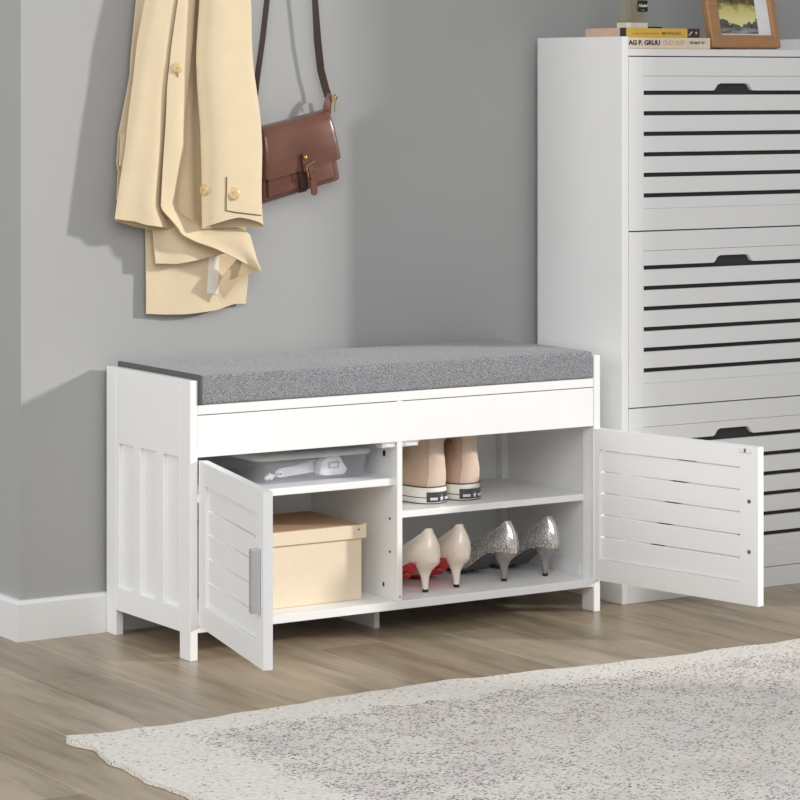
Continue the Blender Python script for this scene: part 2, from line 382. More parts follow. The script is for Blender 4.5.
COAT = {
 'back': dict(y=0.326, L=[(0.085, 0.768), (0.085, 0.594)], B=[(0.085, 0.594), (0.123, 0.591), (0.166, 0.59), (0.232, 0.595), (0.276, 0.605), (0.302, 0.604)], R=[(0.302, 0.762), (0.307, 0.65), (0.302, 0.604)], T=[(0.085, 0.768), (0.302, 0.762)]),
 'ribbon': dict(y=0.318, L=[(0.214, 0.702), (0.21, 0.628)], B=[(0.21, 0.628), (0.234, 0.626)], R=[(0.236, 0.701), (0.234, 0.626)], T=[(0.214, 0.702), (0.236, 0.701)]),
 'mid': dict(y=0.308, L=[(0.088, 0.768), (0.09, 0.725), (0.094, 0.69)], B=[(0.094, 0.69), (0.135, 0.688), (0.178, 0.694), (0.25, 0.705)], R=[(0.25, 0.76), (0.25, 0.705)], T=[(0.088, 0.768), (0.25, 0.76)]),
 'curl': dict(y=0.29, L=[(0.258, 0.694), (0.238, 0.674), (0.22, 0.651)], B=[(0.22, 0.651), (0.227, 0.634), (0.238, 0.62)], R=[(0.304, 0.671), (0.269, 0.657), (0.238, 0.62)], T=[(0.258, 0.694), (0.282, 0.684), (0.304, 0.671)]),
 'placket': dict(y=0.272, L=[(0.163, 1.415), (0.144, 1.301), (0.122, 1.187), (0.107, 1.093), (0.099, 1.027), (0.095, 0.943), (0.09, 0.868), (0.086, 0.796), (0.095, 0.785), (0.109, 0.771), (0.122, 0.756), (0.129, 0.744), (0.159, 0.73), (0.202, 0.716), (0.239, 0.699), (0.267, 0.685), (0.294, 0.672)], B=[(0.294, 0.672), (0.294, 0.673)], R=[(0.182, 1.415), (0.172, 1.301), (0.163, 1.188), (0.156, 1.112), (0.146, 1.036), (0.139, 0.98), (0.135, 0.904), (0.131, 0.829), (0.131, 0.797), (0.148, 0.78), (0.18, 0.768), (0.223, 0.759), (0.252, 0.754), (0.269, 0.75), (0.282, 0.742), (0.287, 0.715), (0.294, 0.673)], T=[(0.163, 1.415), (0.182, 1.415)]),
 'front': dict(y=0.284, L=[(0.133, 1.414), (0.101, 1.3), (0.067, 1.187), (0.05, 1.111), (0.04, 1.036), (0.031, 0.98), (0.021, 0.906), (0.008, 0.831), (-0.0, 0.777)], B=[(-0.0, 0.777), (0.038, 0.772), (0.059, 0.765), (0.09, 0.76), (0.124, 0.755)], R=[(0.182, 1.416), (0.159, 1.302), (0.139, 1.188), (0.126, 1.093), (0.118, 1.018), (0.114, 0.942), (0.11, 0.867), (0.107, 0.801), (0.124, 0.755)], T=[(0.133, 1.414), (0.182, 1.416)]),
 'hem_inside': dict(y=0.303, L=[(0.011, 0.778), (0.01, 0.774)], B=[(0.01, 0.774), (0.047, 0.762), (0.083, 0.754), (0.143, 0.75)], R=[(0.143, 0.775), (0.143, 0.75)], T=[(0.011, 0.778), (0.143, 0.775)]),
 'side_back': dict(y=0.307, L=[(0.128, 1.415), (0.092, 1.301), (0.057, 1.187), (0.045, 1.083), (0.043, 1.046), (0.026, 0.965), (0.02, 0.935), (0.016, 0.877), (0.02, 0.868), (0.016, 0.812)], B=[(0.016, 0.812), (0.05, 0.811)], R=[(0.156, 1.416), (0.124, 1.302), (0.098, 1.188), (0.081, 1.074), (0.073, 0.961), (0.06, 0.886), (0.05, 0.811)], T=[(0.128, 1.415), (0.156, 1.416)]),
 'pocket_flap': dict(y=0.303, L=[(0.017, 0.935), (0.014, 0.876)], B=[(0.014, 0.876), (0.035, 0.873)], R=[(0.039, 0.935), (0.035, 0.873)], T=[(0.017, 0.935), (0.039, 0.935)]),
 'under': dict(y=0.305, L=[(0.183, 1.417), (0.166, 1.303), (0.157, 1.188), (0.149, 1.074), (0.136, 0.961), (0.131, 0.847), (0.131, 0.76)], B=[(0.131, 0.76), (0.22, 0.754)], R=[(0.205, 1.418), (0.205, 1.304), (0.207, 1.189), (0.207, 0.96), (0.22, 0.754)], T=[(0.183, 1.417), (0.205, 1.418)]),
 'cuff_tab': dict(y=0.229, L=[(0.209, 0.853), (0.209, 0.793)], B=[(0.209, 0.793), (0.28, 0.782)], R=[(0.275, 0.852), (0.28, 0.782)], T=[(0.209, 0.853), (0.275, 0.852)]),
}
SLEEVE = [(0.164, 0.211, 1.415), (0.166, 0.246, 1.302), (0.162, 0.272, 1.188), (0.16, 0.282, 1.074), (0.162, 0.292, 0.979), (0.164, 0.297, 0.903), (0.17, 0.3, 0.827), (0.172, 0.302, 0.789), (0.172, 0.304, 0.755)]

# ------------------------------------------------------------------ storage bench
W, D, H, PT = .909, .3275, .5, .016
bench = thing('storage_bench', 'white shoe storage bench with two open slatted doors below a grey cushion', 'bench', (0, 0, 0))
P = M['paint']
for sx in (0, 1):
    X = (lambda a, b: (a, b)) if sx == 0 else (lambda a, b: (W-b, W-a))
    for (y0, y1) in ((0, .039), (.2885, D)):
        x0, x1 = X(0, PT); obj('leg', BM((x0, x1, y0, y1, 0, H), bev=.0012), P, bench)
    bm = bmesh.new()
    for (a, b, y0, y1, z0, z1) in ((.007, .0155, .0392, .2883, .048, .5), (.0003, .007, .0392, .2883, .36, .5), (.0003, .007, .0392, .2883, .048, .0905),
                                   (.0003, .007, .2196, .1918, .0905, .36), (.0003, .007, .1311, .1021, .0905, .36), (.0003, .007, .0392, .0431, .0905, .36), (.0003, .007, .2781, .2883, .0905, .36)):
        x0, x1 = X(a, b); bx(bm, x0, x1, min(y0, y1), max(y0, y1), z0, z1, .0006 if a < .005 else 0)
    obj('side_panel', bm, P, bench)
obj('bottom_shelf', BM((PT, W-PT, .0005, .312, .0492, .0646)), P, bench)
obj('back_panel', BM((PT, W-PT, .3125, .3195, .05, .44), bev=0), P, bench)
obj('seat_board', BM((PT+.0005, W-PT-.0005, .0005, .312, .4385, .4555)), P, bench)
bm = BM((PT+.0005, W-PT-.0005, .0008, .0165, .3622, .4368))
obj('front_apron', bm, P, bench)
obj('divider', BM((.4391, .451, .0015, .312, .0648, .4384)), P, bench)
obj('shelf', BM((.0165, .4388, .010, .300, .2803, .2937)), P, bench)
obj('shelf', BM((.4513, .8925, .030, .300, .2142, .2270)), P, bench)
obj('center_leg', BM((.4435, .4552, .088, .215, 0, .0490)), P, bench)
obj('corner_post', BM((.878, .8929, .292, .312, .0648, .4384)), P, bench)
obj('rail', BM((.8895, .8929, .04, .2915, .0648, .0905), bev=.0003), P, bench)
# peg holes drilled in the divider and the rear post
def hole(c, ax, r, parent, rz=1.0, nm='peg_hole'):
    bm = cyl(c, ax, r, .0008, 14)
    if rz != 1: bm.transform(Matrix.Translation(Vector(c)) @ Matrix.Diagonal((1, 1, rz, 1)) @ Matrix.Translation(-Vector(c)))
    return obj(nm, bm, M['hole'], parent)
for (y, z, r, e) in ((.026, .216, .0024, 1), (.026, .154, .0024, 1), (.048, .090, .0026, 1.7), (.046, .336, .0042, 1.5)):
    hole((.4389, y, z), (-1, 0, 0), r, bench, e)
hole((.245, .3123, .231), (0, -1, 0), .0024, bench)
for z in (.3445, .1985): hole((.8865, .2918, z), (0, -1, 0), .0026, bench)
hole((.445, .0012, .073), (0, -1, 0), .0014, bench)
# catches under the apron, each side of the divider
for (x0, x1) in ((.408, .4375), (.4525, .488)):
    c = obj('magnetic_catch', BM((x0, x1, .004, .028, .3515, .3618), (x0-.003, x1+.002, .002, .030, .3600, .3621), bev=.0012), M['catch'], bench)
    c['label'] = 'milky plastic magnetic catch'
    obj('magnet', BM((x0+.006, x1-.006, .0025, .0045, .3535, .3575), bev=.0002), M['white_plastic'], c)
# doors
def door(p0, p1, Wd, handle, plates):
    e = Vector((p1[0]-p0[0], p1[1]-p0[1], 0)).normalized(); n = Vector((-e.y, e.x, 0))      # n points towards +x
    if n.x < 0: n = -n
    F = Matrix(((e.x, n.x, 0, p0[0]), (e.y, n.y, 0, p0[1]), (0, 0, 1, 0), (0, 0, 0, 1)))
    T = .0162; s0, s1 = .0425, Wd-.0425; z0, z1 = .063, .3575; a, b = .1035, .3180
    zs = [.1035, .1477, .1901, .2325, .2742, .3165]
    bm = bmesh.new()
    for q in ((0, s0, 0, T, z0, z1), (s1, Wd, 0, T, z0, z1), (s0, s1, 0, T, b, z1), (s0, s1, 0, T, z0, a)): bx(bm, *q, 0)
    bmesh.ops.remove_doubles(bm, verts=bm.verts, dist=.0001)
    for i in range(5): bx(bm, s0-.001, s1+.001, .0062 if handle else .0045, .0115, zs[i]+(.0018 if i else .0014), zs[i+1]-.0018, 0)
    bx(bm, s0-.001, s1+.001, .0070, .0115, zs[5]+.0012, zs[5]+.004, 0)
    bm.transform(F); o = obj('door', bm, P, bench)
    if handle:
        h = bmesh.new(); bx(h, Wd-.030, Wd-.0145, -.0165, -.0004, .1545, .2605, .0015, 2)
        h.transform(F); k = obj('handle', h, M['handle'], o); k['label'] = 'satin grey vertical bar handle'
    if plates:
        for z in (.2556, .1619):
            h = cyl((.4155, -.0012, z), (0, 1, 0), .0036, .0014, 14); h.transform(F); obj('screw', h, M['hole'], o)
            h = dome((.4155, -.0010, z), (0, -1, 0), .0022, .0008, 12); h.transform(F); obj('screw_head', h, M['steel'], o)
        for (u0, u1) in ((.392, .405), (.409, .421)):
            h = bmesh.new(); bx(h, u0, u1, -.0025, .0, .3450, .3525, .0008); h.transform(F); obj('catch_plate', h, M['white_plastic'], o)
        h = bmesh.new(); bx(h, .4055, .4075, -.004, .0, .3455, .3530, .0004); h.transform(F); obj('catch_pin', h, M['steel'], o)
    return o
door((.0162, -.003), (-.0828, -.4042), .414, True, False)['label'] = 'left slatted door swung open'
door((.8889, .03), (.9746, -.3953), .4363, False, True)['label'] = 'right slatted door swung open, inner face showing'

# cushion on the bench
def rounded_slab(x0, x1, y0, y1, z0, z1, r, puff):
    bm = bmesh.new(); bx(bm, x0, x1, y0, y1, z0, z1, r, 4)
    bmesh.ops.subdivide_edges(bm, edges=[e for e in bm.edges if e.calc_length() > .1], cuts=22, use_grid_fill=True)
    cx, cy = (x0+x1)/2, (y0+y1)/2
    for v in bm.verts:
        if v.co.z > (z0+z1)/2:
            u = (v.co.x-cx)/(x1-x0)*2; w = (v.co.y-cy)/(y1-y0)*2
            v.co.z += puff*(1-u**4)*(1-w**4)+.0012*math.sin(v.co.x*23+1)*math.sin(v.co.y*17)*(1-w**4)
    return bm
cush = tag(obj('seat_cushion', rounded_slab(.0195, .8885, -.003, .314, .4562, .5085, .006, .002), M['cushion'], org=(.454, .155, .4562), smooth=50),
           'long grey heather fabric cushion lying on the white storage bench', 'cushion')
def loop(x0, x1, y0, y1, z, r, n=6):
    pts = []
    for cx, cy, a0 in ((x1-r, y1-r, 0), (x0+r, y1-r, 90), (x0+r, y0+r, 180), (x1-r, y0+r, 270)):
        for k in range(n+1):
            a = math.radians(a0+90*k/n); pts.append((cx+r*math.cos(a), cy+r*math.sin(a), z))
    return pts
for nm, x0, x1 in (('end_shade', .0166, .0240),):  # dark slab that puts shade on the cushion's left end
    bm = bmesh.new(); bx(bm, x0, x1, -.0045, .3155, .4566, .5095, .0035, 4); o = obj(nm, bm, M['shade_cloth'], cush, smooth=60); o['label'] = 'left cushion end coloured dark as shade'

# ------------------------------------------------------------------ tall shoe cabinet
cab = thing('shoe_cabinet', 'tall white shoe cabinet with three louvred flip-down fronts, right of the bench', 'cabinet', (.984, .0295, 0))
KX0, KX1, KY, KB = .984, 1.5505, .0295, .3175
for (a, b) in ((KX0, KX0+.0168), (KX1-.0168, KX1)):
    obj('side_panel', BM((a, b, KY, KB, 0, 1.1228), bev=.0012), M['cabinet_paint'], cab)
IX0, IX1 = KX0+.0172, KX1-.0172
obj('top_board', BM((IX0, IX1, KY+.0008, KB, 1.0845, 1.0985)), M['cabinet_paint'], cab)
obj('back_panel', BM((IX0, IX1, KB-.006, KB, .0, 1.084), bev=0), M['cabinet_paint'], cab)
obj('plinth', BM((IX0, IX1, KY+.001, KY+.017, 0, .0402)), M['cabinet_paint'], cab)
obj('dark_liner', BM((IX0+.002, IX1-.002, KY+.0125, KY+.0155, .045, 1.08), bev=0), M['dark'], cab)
def poly_prism(pts, y0, y1, bm):
    a = [bm.verts.new((x, y0, z)) for x, z in pts]; b = [bm.verts.new((x, y1, z)) for x, z in pts]
    bm.faces.new(a); bm.faces.new(b[::-1]); n = len(a)
    for i in range(n): bm.faces.new((a[i], b[i], b[(i+1) % n], a[(i+1) % n]))
for k, zt in enumerate((1.0825, .7352, .3853)):
    zb = (.7378, .3877, .0418)[k]
    y0, y1 = KY+.0005, KY+.0105
    cx = (IX0+IX1)/2; sl, sr = 1.0393, IX1-(1.0393-IX0)
    s1 = zt-.0713; pitch = .0408; hh = .0043
    bm = bmesh.new()
    bx(bm, IX0+.0006, sl-.0006, y0, y1, zb, zt, .0005); bx(bm, sr+.0006, IX1-.0006, y0, y1, zb, zt, .0005)
    bx(bm, sl, sr, y0+.0004, y1, zt-.0378, zt, .0005)
    zl = zt-.3013
    bx(bm, sl, sr, y0+.0004, y1, zb, zl-.0003, .0005)
    # upper slat with the finger notch cut into it
    t0, t1 = s1+hh, zt-.0384; w0, w1, hn = .052, .034, .0145
    pts = [(sl, t0), (sl, t1), (sr, t1), (sr, t0), (cx+w0, t0), (cx+w0-.004, t0+.002), (cx+w1+.007, t0+hn-.003), (cx+w1, t0+hn), (cx-w1, t0+hn), (cx-w1-.007, t0+hn-.003), (cx-w0+.004, t0+.002), (cx-w0, t0)]
    poly_prism(pts, y0+.0006, y1, bm)
    for i in range(5):
        c = s1-pitch*i; bx(bm, sl, sr, y0+.0008, y1, c-pitch+hh, c-hh, .0004)
    bx(bm, sl, sr, y0+.0008, y1, zl, s1-5*pitch-hh, .0004)
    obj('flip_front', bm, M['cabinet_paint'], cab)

# things on top of the cabinet
TZ = 1.0988
b1 = tag(obj('book', BM((.9995+.0035, 1.2105, .0335, .178, TZ, 1.1213), bev=.0012), M['cream_spine'], org=(1.1, .1, TZ)),
         'cream-spined book with black title lettering, lowest on the shoe cabinet', 'book')
def spine(y): return lambda x, z: Matrix.Translation((x, y, z)) @ RX90
sp = spine(.0333)
text_obj('lettering', 'AG P. GRUU', .0128, M['ink'], b1, sp(1.043, 1.1105), bold=.0005, sx=1.12)
text_obj('lettering', 'OUU OUV', .0128, M['ink_tan'], b1, sp(1.116, 1.1105), bold=.0004, sx=.90)
text_obj('lettering', 'TE OUT TV', .0068, M['ink'], b1, sp(1.176, 1.1110), bold=.0003, sx=1.1)
b2 = tag(obj('book', BM((1.0035, 1.1655, .0505, .175, 1.1216, 1.1400), bev=.0008), [M['yellow']], org=(1.08, .12, 1.1216)),
         'mustard yellow spined book on top of the cream one, under the bottle', 'book')
obj('cover', BM((1.0020, 1.0100, .0495, .0600, 1.1214, 1.1405), bev=.0004), M['notebook'], b2)['label'] = 'black hinge strip'
obj('cover', BM((1.0022, 1.0034, .0605, .1755, 1.1214, 1.1403), bev=.0003), M['page'], b2)['label'] = 'taupe end cover'
obj('spine_band', BM((1.1657, 1.1965, .0503, .175, 1.1216, 1.1402), bev=.0006), M['book_dark'], b2)['label'] = 'dark brown band at the end of the spine'
obj('spine_band', BM((1.1785, 1.1797, .0499, .052, 1.1220, 1.1398), bev=.0002), M['ink'], b2)
sp = spine(.0501)
text_obj('lettering', '- --- -- -----------  MIOIGUIQ', .0070, M['ink_brown'], b2, sp(1.087, 1.1300), bold=.0001, sx=1.5)
obj('mark', ribbon([(1.1685, .0500, 1.1262), (1.1725, .0500, 1.1305), (1.1768, .0500, 1.1340)], (0, 0, 1), .0022, .0004), M['cream_spine'], b2)
def star(c, r, y, th=.0004, bm=None):
    bm = bm or bmesh.new(); pts = []
    for k in range(10):
        a = math.pi/2+k*math.pi/5; rr = r if k % 2 == 0 else r*.42
        pts.append((c[0]+rr*math.cos(a), c[1]+rr*math.sin(a)))
    poly_prism(pts, y-th, y, bm); return bm
obj('mark', star((1.1868, 1.1315), .0032, .0500), M['cream_spine'], b2)
tag(obj('notebook', BM((1.115, 1.155, .120, .170, 1.1406, 1.1450), bev=.0008), M['notebook'], org=(1.135, .145, 1.1406)),
    'thin black pocket notebook lying behind the glass bottle on the yellow book', 'notebook')
# bottle
bz = 1.1404
bot = thing('perfume_bottle', 'square clear glass perfume bottle with black label, standing on the books', 'bottle', (1.063, .1005, bz))
bxx0, bxx1, by0, by1 = 1.0375, 1.0900, .083, .118
obj('glass_body', BM((bxx0+.0015, bxx1-.0015, by0+.001, by1-.001, bz+.012, bz+.105), bev=.003, seg=3), M['glass'], bot, smooth=40)
obj('glass_base', BM((bxx0, bxx1, by0, by1, bz, bz+.0115), bev=.0015, seg=2), M['clear_base'], bot)
obj('liquid', BM((bxx0+.016, bxx1-.004, by0+.006, by1-.006, bz+.016, bz+.080), bev=.002), M['liquid'], bot)
obj('facet', BM((bxx0+.0005, bxx0+.010, by0-.0008, by0+.002, bz+.001, bz+.0105), bev=.0004), M['white_plastic'], bot)
lb = obj('label_tag', BM((1.0635, 1.0885, by0-.0012, by0+.0006, bz+.0335, bz+.0555), bev=.0003), M['black_label'], bot)
lb['label'] = 'black square label with pale script'
sp = spine(by0-.0013)
text_obj('lettering', 'Hudof', .0090, M['mat'], lb, sp(1.0760, bz+.0455), shear=.35, bold=.0002, sx=.95)
text_obj('lettering', 'mgim', .0035, M['ink_tan'], lb, sp(1.0760, bz+.0372), sx=1.1)
obj('neck', cyl((1.063, .1005, bz+.105), (0, 0, 1), .010, .008, 24), M['steel'], bot, smooth=40)
obj('stopper', BM((1.048, 1.078, .0875, .1135, bz+.113, bz+.140), bev=.003, seg=3), M['clear_base'], bot, smooth=40)
obj('dip_tube', tube([(1.0590, .1005, bz+.10), (1.0630, .1005, bz+.035), (1.0680, .1005, bz+.020)], .0012, 6), M['leather_dark'], bot)

# leaning picture frame
fr = thing('picture_frame', 'brown wooden picture frame leaning back with a stormy yellow landscape print', 'picture frame', (1.236, .060, TZ))
FW, FH, FT = .180, .235, .018
FM = Matrix.Translation((1.2345, .0545, TZ+.0046)) @ Matrix.Rotation(math.radians(-13), 4, 'X')
def fbm(*b, bev=.002, seg=3):
    bm = BM(*b, bev=bev, seg=seg); bm.transform(FM); return bm
rim = bmesh.new(); wL, wR, wB = .0290, .0150, .0270
bx(rim, 0, wL, 0, FT, 0, FH, .0045, 4); bx(rim, FW-wR, FW, 0, FT, 0, FH, .0045, 4); bx(rim, .002, FW-.002, .0006, FT-.001, 0, wB, .0045, 4); bx(rim, .002, FW-.002, .0006, FT-.001, FH-wB, FH, .0045, 4)
rim.transform(FM); obj('wooden_rim', rim, M['wood'], fr, smooth=45)
obj('mount', fbm((wL-.002, FW-wR+.002, .0085, .0105, wB-.002, FH-wB+.002), bev=0), M['mat'], fr)
pr_bm = BM((0, .1010, -.0008, .0, 0, .150), bev=0)
po = obj('print', pr_bm, M['print'], None)
po.parent = fr; po.matrix_local = Matrix.Translation(-fr.location) @ FM @ Matrix.Translation((wL+.001, .0082, wB+.004)) @ Matrix.Rotation(math.radians(0), 4, 'Y')
obj('backing', fbm((.006, FW-.006, .0108, .0165, .006, FH-.006), bev=0), M['book_dark'], fr)
st = bmesh.new(); bx(st, 0, .045, 0, .003, 0, .150, .0005)
ang = math.radians(19); st.transform(Matrix.Translation((1.300, .158, TZ+.001)) @ Matrix.Rotation(ang, 4, 'X'))
obj('easel_strut', st, M['book_dark'], fr)

# ------------------------------------------------------------------ things inside the bench
# storage box
box = thing('storage_box', 'cream cardboard storage box with lid standing in the left compartment', 'box', (.27, .15, .0648))
obj('box_body', BM((.145, .3950, .056, .245, .0650, .1795), bev=.0008), M['box'], box)
lid = bmesh.new(); bx(lid, .140, .4010, .050, .250, .1800, .2053, .0010)
lo = obj('lid', lid, M['box'], box)
tp = obj('lid_top', BM((.143, .3950, .0540, .248, .2054, .2064), bev=.0004), M['box_top_shade'], lo); tp['label'] = 'top of the lid, darkened to tan as shade'
obj('corner_tab', BM((.3952, .4013, .0490, .0560, .1810, .2075), bev=.0004), M['box'], lo)
obj('rivet', dome((.3850, .0498, .1970), (0, -1, 0), .0017, .0010, 12), M['hole'], lo)
# translucent tub on the left shelf
z0 = .2940
tub = thing('plastic_tub', 'translucent plastic storage tub with milky lid on the left upper shelf', 'storage tub', (.29, .17, z0))
def rrect(x0, x1, y0, y1, z, r, n=6): return loop(x0, x1, y0, y1, z, r, n)
rings = [rrect(.176+i, .413-i, .058+i, .285-i, z, .02) for z, i in ((z0, .004), (z0+.003, .0005), (z0+.020, 0), (z0+.044, -.003))]
inner = [rrect(.176+i, .413-i, .058+i, .285-i, z, .018) for z, i in ((z0+.044, -.001), (z0+.020, .0022), (z0+.0045, .003), (z0+.0025, .006))]
bm = loft(rings+inner); obj('tub_body', bm, M['tub'], tub, smooth=40)
bm = loft([rrect(.168-i, .421+i, .050-i, .292+i, z, .026) for z, i in ((z0+.0435, -.003), (z0+.0440, .001), (z0+.0490, .002), (z0+.0540, .000), (z0+.0565, -.006))]); obj('tub_lid', bm, M['tub_lid'], tub, smooth=50)
# white tape case and grey strap inside the tub
tape = thing('tape_measure', 'white rounded tape measure case seen through the plastic tub', 'tape measure', (.337, .085, z0+.0045))
def disc_shape(pts, y0, y1, bev=.002):
    bm = bmesh.new(); poly_prism(pts, y0, y1, bm)
    bmesh.ops.bevel(bm, geom=list(bm.edges), offset=bev, segments=2, affect='EDGES'); return bm
zc = z0+.0050
pts = [(.312, zc+.004), (.318, zc+.013), (.320, zc+.024), (.326, zc+.032), (.336, zc+.0360), (.350, zc+.0360), (.360, zc+.033), (.365, zc+.024), (.366, zc+.016), (.374, zc+.013), (.375, zc+.007), (.368, zc), (.330, zc), (.318, zc+.001)]
obj('case', disc_shape(pts, .073, .095), M['white_plastic'], tape, smooth=40)
obj('window', BM((.332, .356, .0718, .0735, zc+.0130, zc+.0255), bev=.0006), M['window_grey'], tape)
obj('window_pane', BM((.3365, .3515, .0712, .0720, zc+.0160, zc+.0225), bev=.0003), M['white_plastic'], tape)
stp = thing('fabric_strap', 'folded grey strap with pale cord ends lying inside the plastic tub', 'strap', (.27, .08, z0+.0045))
bm = ribbon([(.222, .078, zc+.0100), (.232, .078, zc+.0115), (.262, .080, zc+.0135), (.290, .084, zc+.0150), (.308, .088, zc+.0170)], (0, .25, 1), [.010, .017, .017, .018, .020], .003)
obj('strap_body', bm, M['grey_plastic'], stp, smooth=40)
obj('strap_body', ribbon([(.226, .092, zc+.004), (.26, .094, zc+.0165), (.295, .096, zc+.0235), (.325, .100, zc+.0265)], (0, .3, 1), .004, .002), M['grey_plastic'], stp)
obj('buckle', tube(loop(.2255, .2345, .0755, .0765, zc+.010, .0004), .0012, 6, closed=True), M['steel'], stp)
bm = cyl((.2310, .0760, zc+.0100), (0, -1, 0), .0052, .0010, 16); obj('eyelet', bm, M['white_plastic'], stp)
bm = cyl((.2310, .0749, zc+.0100), (0, -1, 0), .0026, .0004, 14); obj('eyelet', bm, M['steel'], stp)
for (x, zz, s) in ((.2030, .0045, .0050), (.2090, .0090, .0040), (.2120, .0040, .0042), (.2165, .0075, .0036)):
    bm = bmesh.new(); bmesh.ops.create_icosphere(bm, subdivisions=2, radius=s); bm.transform(Matrix.Translation((x, .078, zc+zz))); obj('cord_end', bm, M['white_plastic'], stp, smooth=80)

# pumps -------------------------------------------------------------
def interp(tab, y):
    if y <= tab[0][0]: return tab[0][1]
    for (a, fa), (b, fb) in zip(tab, tab[1:]):
        if y <= b:
            t = (y-a)/(b-a); t = t*t*(3-2*t)*.5+t*.5; return fa+(fb-fa)*t
    return tab[-1][1]
ZB = [(-.034, .0595), (-.01, .0575), (.015, .0545), (.035, .0465), (.055, .035), (.075, .0215), (.095, .010), (.112, .0058), (.14, .0050), (.19, .0050), (.212, .0075)]
ZT = [(-.034, .1230), (-.024, .1225), (-.010, .1170), (.0, .1120), (.03, .0950), (.06, .0780), (.09, .0620), (.115, .0510), (.135, .0440), (.160, .0330), (.185, .0215), (.212, .0115)]
WT = [(-.034, .0), (-.031, .011), (-.026, .018), (-.016, .0245), (.0, .0280), (.025, .0280), (.050, .0265), (.08, .0290), (.11, .0345), (.135, .036), (.16, .031), (.185, .021), (.202, .010), (.212, .003)]
def pump(mats, label, group, loc, rz, hs=1.0, plate=False, strip=False, sc=1.0):
    r = thing('pump', label, 'shoe', loc, group)
    Mx = Matrix.Translation(loc) @ Matrix.Rotation(rz, 4, 'Z') @ Matrix.Diagonal((sc, sc, sc*hs, 1))
    ys = [-.034, -.0325, -.030, -.026, -.020, -.012, -.002, .012, .028, .045, .062, .080, .098, .114, .128, .140, .146, .153, .162, .172, .182, .192, .202, .212]
    def up(i, j):
        y = ys[round(j*(len(ys)-1))]; t = i*2-1; zb, zt, w = interp(ZB, y), interp(ZT, y), interp(WT, y)
        c = min(1, max(0, (y-.112)/.020)); s = 1 if t > 0 else -1; a = abs(t)
        # the back curve of the heel cup leans forward towards the top
        if a < .35: x = w*.80*a/.35; z = zb
        else:
            k = (a-.35)/.65; bul = math.sin(min(1, k*1.15)*math.pi)*.18
            tp_ = max(0, 1-max(0, y)/.07); xo = w*(.80+bul-(.10+.34*tp_)*k**1.6); zo = zb+(zt-zb)*k
            xc = w*(.80+.2*math.sin(k*math.pi*.5))*math.cos(max(0, k-.25)/.75*math.pi/2)**.8; zc_ = zb+(zt-zb)*math.sin(k*math.pi/2)
            x = xo*(1-c)+xc*c; z = zo*(1-c)+zc_*c
        yy = y
        if y < 0:   # bulge of the cup
            k = (z-zb)/max(1e-4, zt-zb); yy = y+(.017*k*k-.003*math.sin(k*math.pi))*(-y/.034)
        return (s*x, yy, z)
    bm = grid(up, 26, len(ys)-1); bmesh.ops.remove_doubles(bm, verts=bm.verts, dist=.0001); bmesh.ops.recalc_face_normals(bm, faces=bm.faces); bm.normal_update(); bmesh.ops.solidify(bm, geom=bm.faces[:], thickness=.0016); bm.transform(Mx)
    u = obj('upper', bm, mats['upper'], r, smooth=60)
    def so(i, j):
        y = .012+j*.196; zb, w = interp(ZB, y), interp(WT, y)
        return ((i*2-1)*w*.86, y, zb-.0012)
    bm = grid(so, 8, 26, .0028); bm.transform(Mx); obj('outsole', bm, mats['sole'], r, smooth=50)
    def insole(i, j):
        y = -.026+j*.19; return ((i*2-1)*interp(WT, y)*.76, y, interp(ZB, y)+.0022)
    bm = grid(insole, 8, 22, .0008); bm.transform(Mx); obj('insole', bm, mats['in'], r, smooth=50)
    rings = []
    for (z, cy, ry, rx) in ((.0605, -.005, .0275, .0245), (.0545, -.004, .0255, .0225), (.047, .000, .0185, .0175), (.039, .0015, .0125, .0125), (.030, .0015, .0088, .0090), (.018, .0005, .0066, .0068), (.0058, 0, .0056, .0056)):
        rings.append([(rx*math.cos(q*math.pi/10), cy+ry*math.sin(q*math.pi/10)*(1 if math.sin(q*math.pi/10) < 0 else .85), z) for q in range(20)])
    bm = loft(rings); bm.transform(Mx); obj('heel', bm, mats['heel'], r, smooth=70)
    bm = cyl((0, 0, 0), (0, 0, 1), .0056, .0057, 16); bm.transform(Mx); obj('heel_tip', bm, M['black_tip'], r, smooth=40)
    if plate:
        bm = bmesh.new()
        for (dx, dy) in ((-.003, 0), (.0035, .002)):
            y = .062+dy; bx(bm, dx-.0022, dx+.0022, y-.004, y+.004, interp(ZB, y)-.0055, interp(ZB, y)-.0028, .0004)
        bm.transform(Mx); obj('sole_emblem', bm, M['brass'], r)
    if strip:
        def sf(i, j):
            a = (i-.5)*2; k = .02+j*.96; y = -.034
            zb, zt = .0595, .123; z = zb+(zt-zb)*k
            yy = -.034+(.017*k*k-.003*math.sin(k*math.pi)); return (a*.0085, yy-.0018+.0050*a*a, z)
        bm = grid(sf, 6, 12, .0012); bm.transform(Mx); obj('back_strip', bm, M['bright_strip'], r, smooth=60)
    return r
ND = dict(upper=M['nude'], sole=M['red'], heel=M['nude'], **{'in': M['nude_in']})
SV = dict(upper=M['glitter'], sole=M['dark_sole'], heel=M['pewter'], **{'in': M['dark_sole']})
pump(ND, 'nude high heel with red sole next to the divider, leftmost pump', 'nude high heels', (.5375, .0560, .0648), math.radians(2), plate=True)
pump(ND, 'nude high heel with red sole between its twin and the silver pair', 'nude high heels', (.6165, .0680, .0648), math.radians(-1), plate=True)
pump(SV, 'silver glitter high heel beside the nude pair, left of the silver two', 'silver high heels', (.7320, .0740, .0648), math.radians(2), hs=.97, strip=True)
pump(SV, 'silver glitter high heel nearest the right wall of the bench', 'silver high heels', (.8340, .0800, .0648), math.radians(3), hs=.97, strip=True)

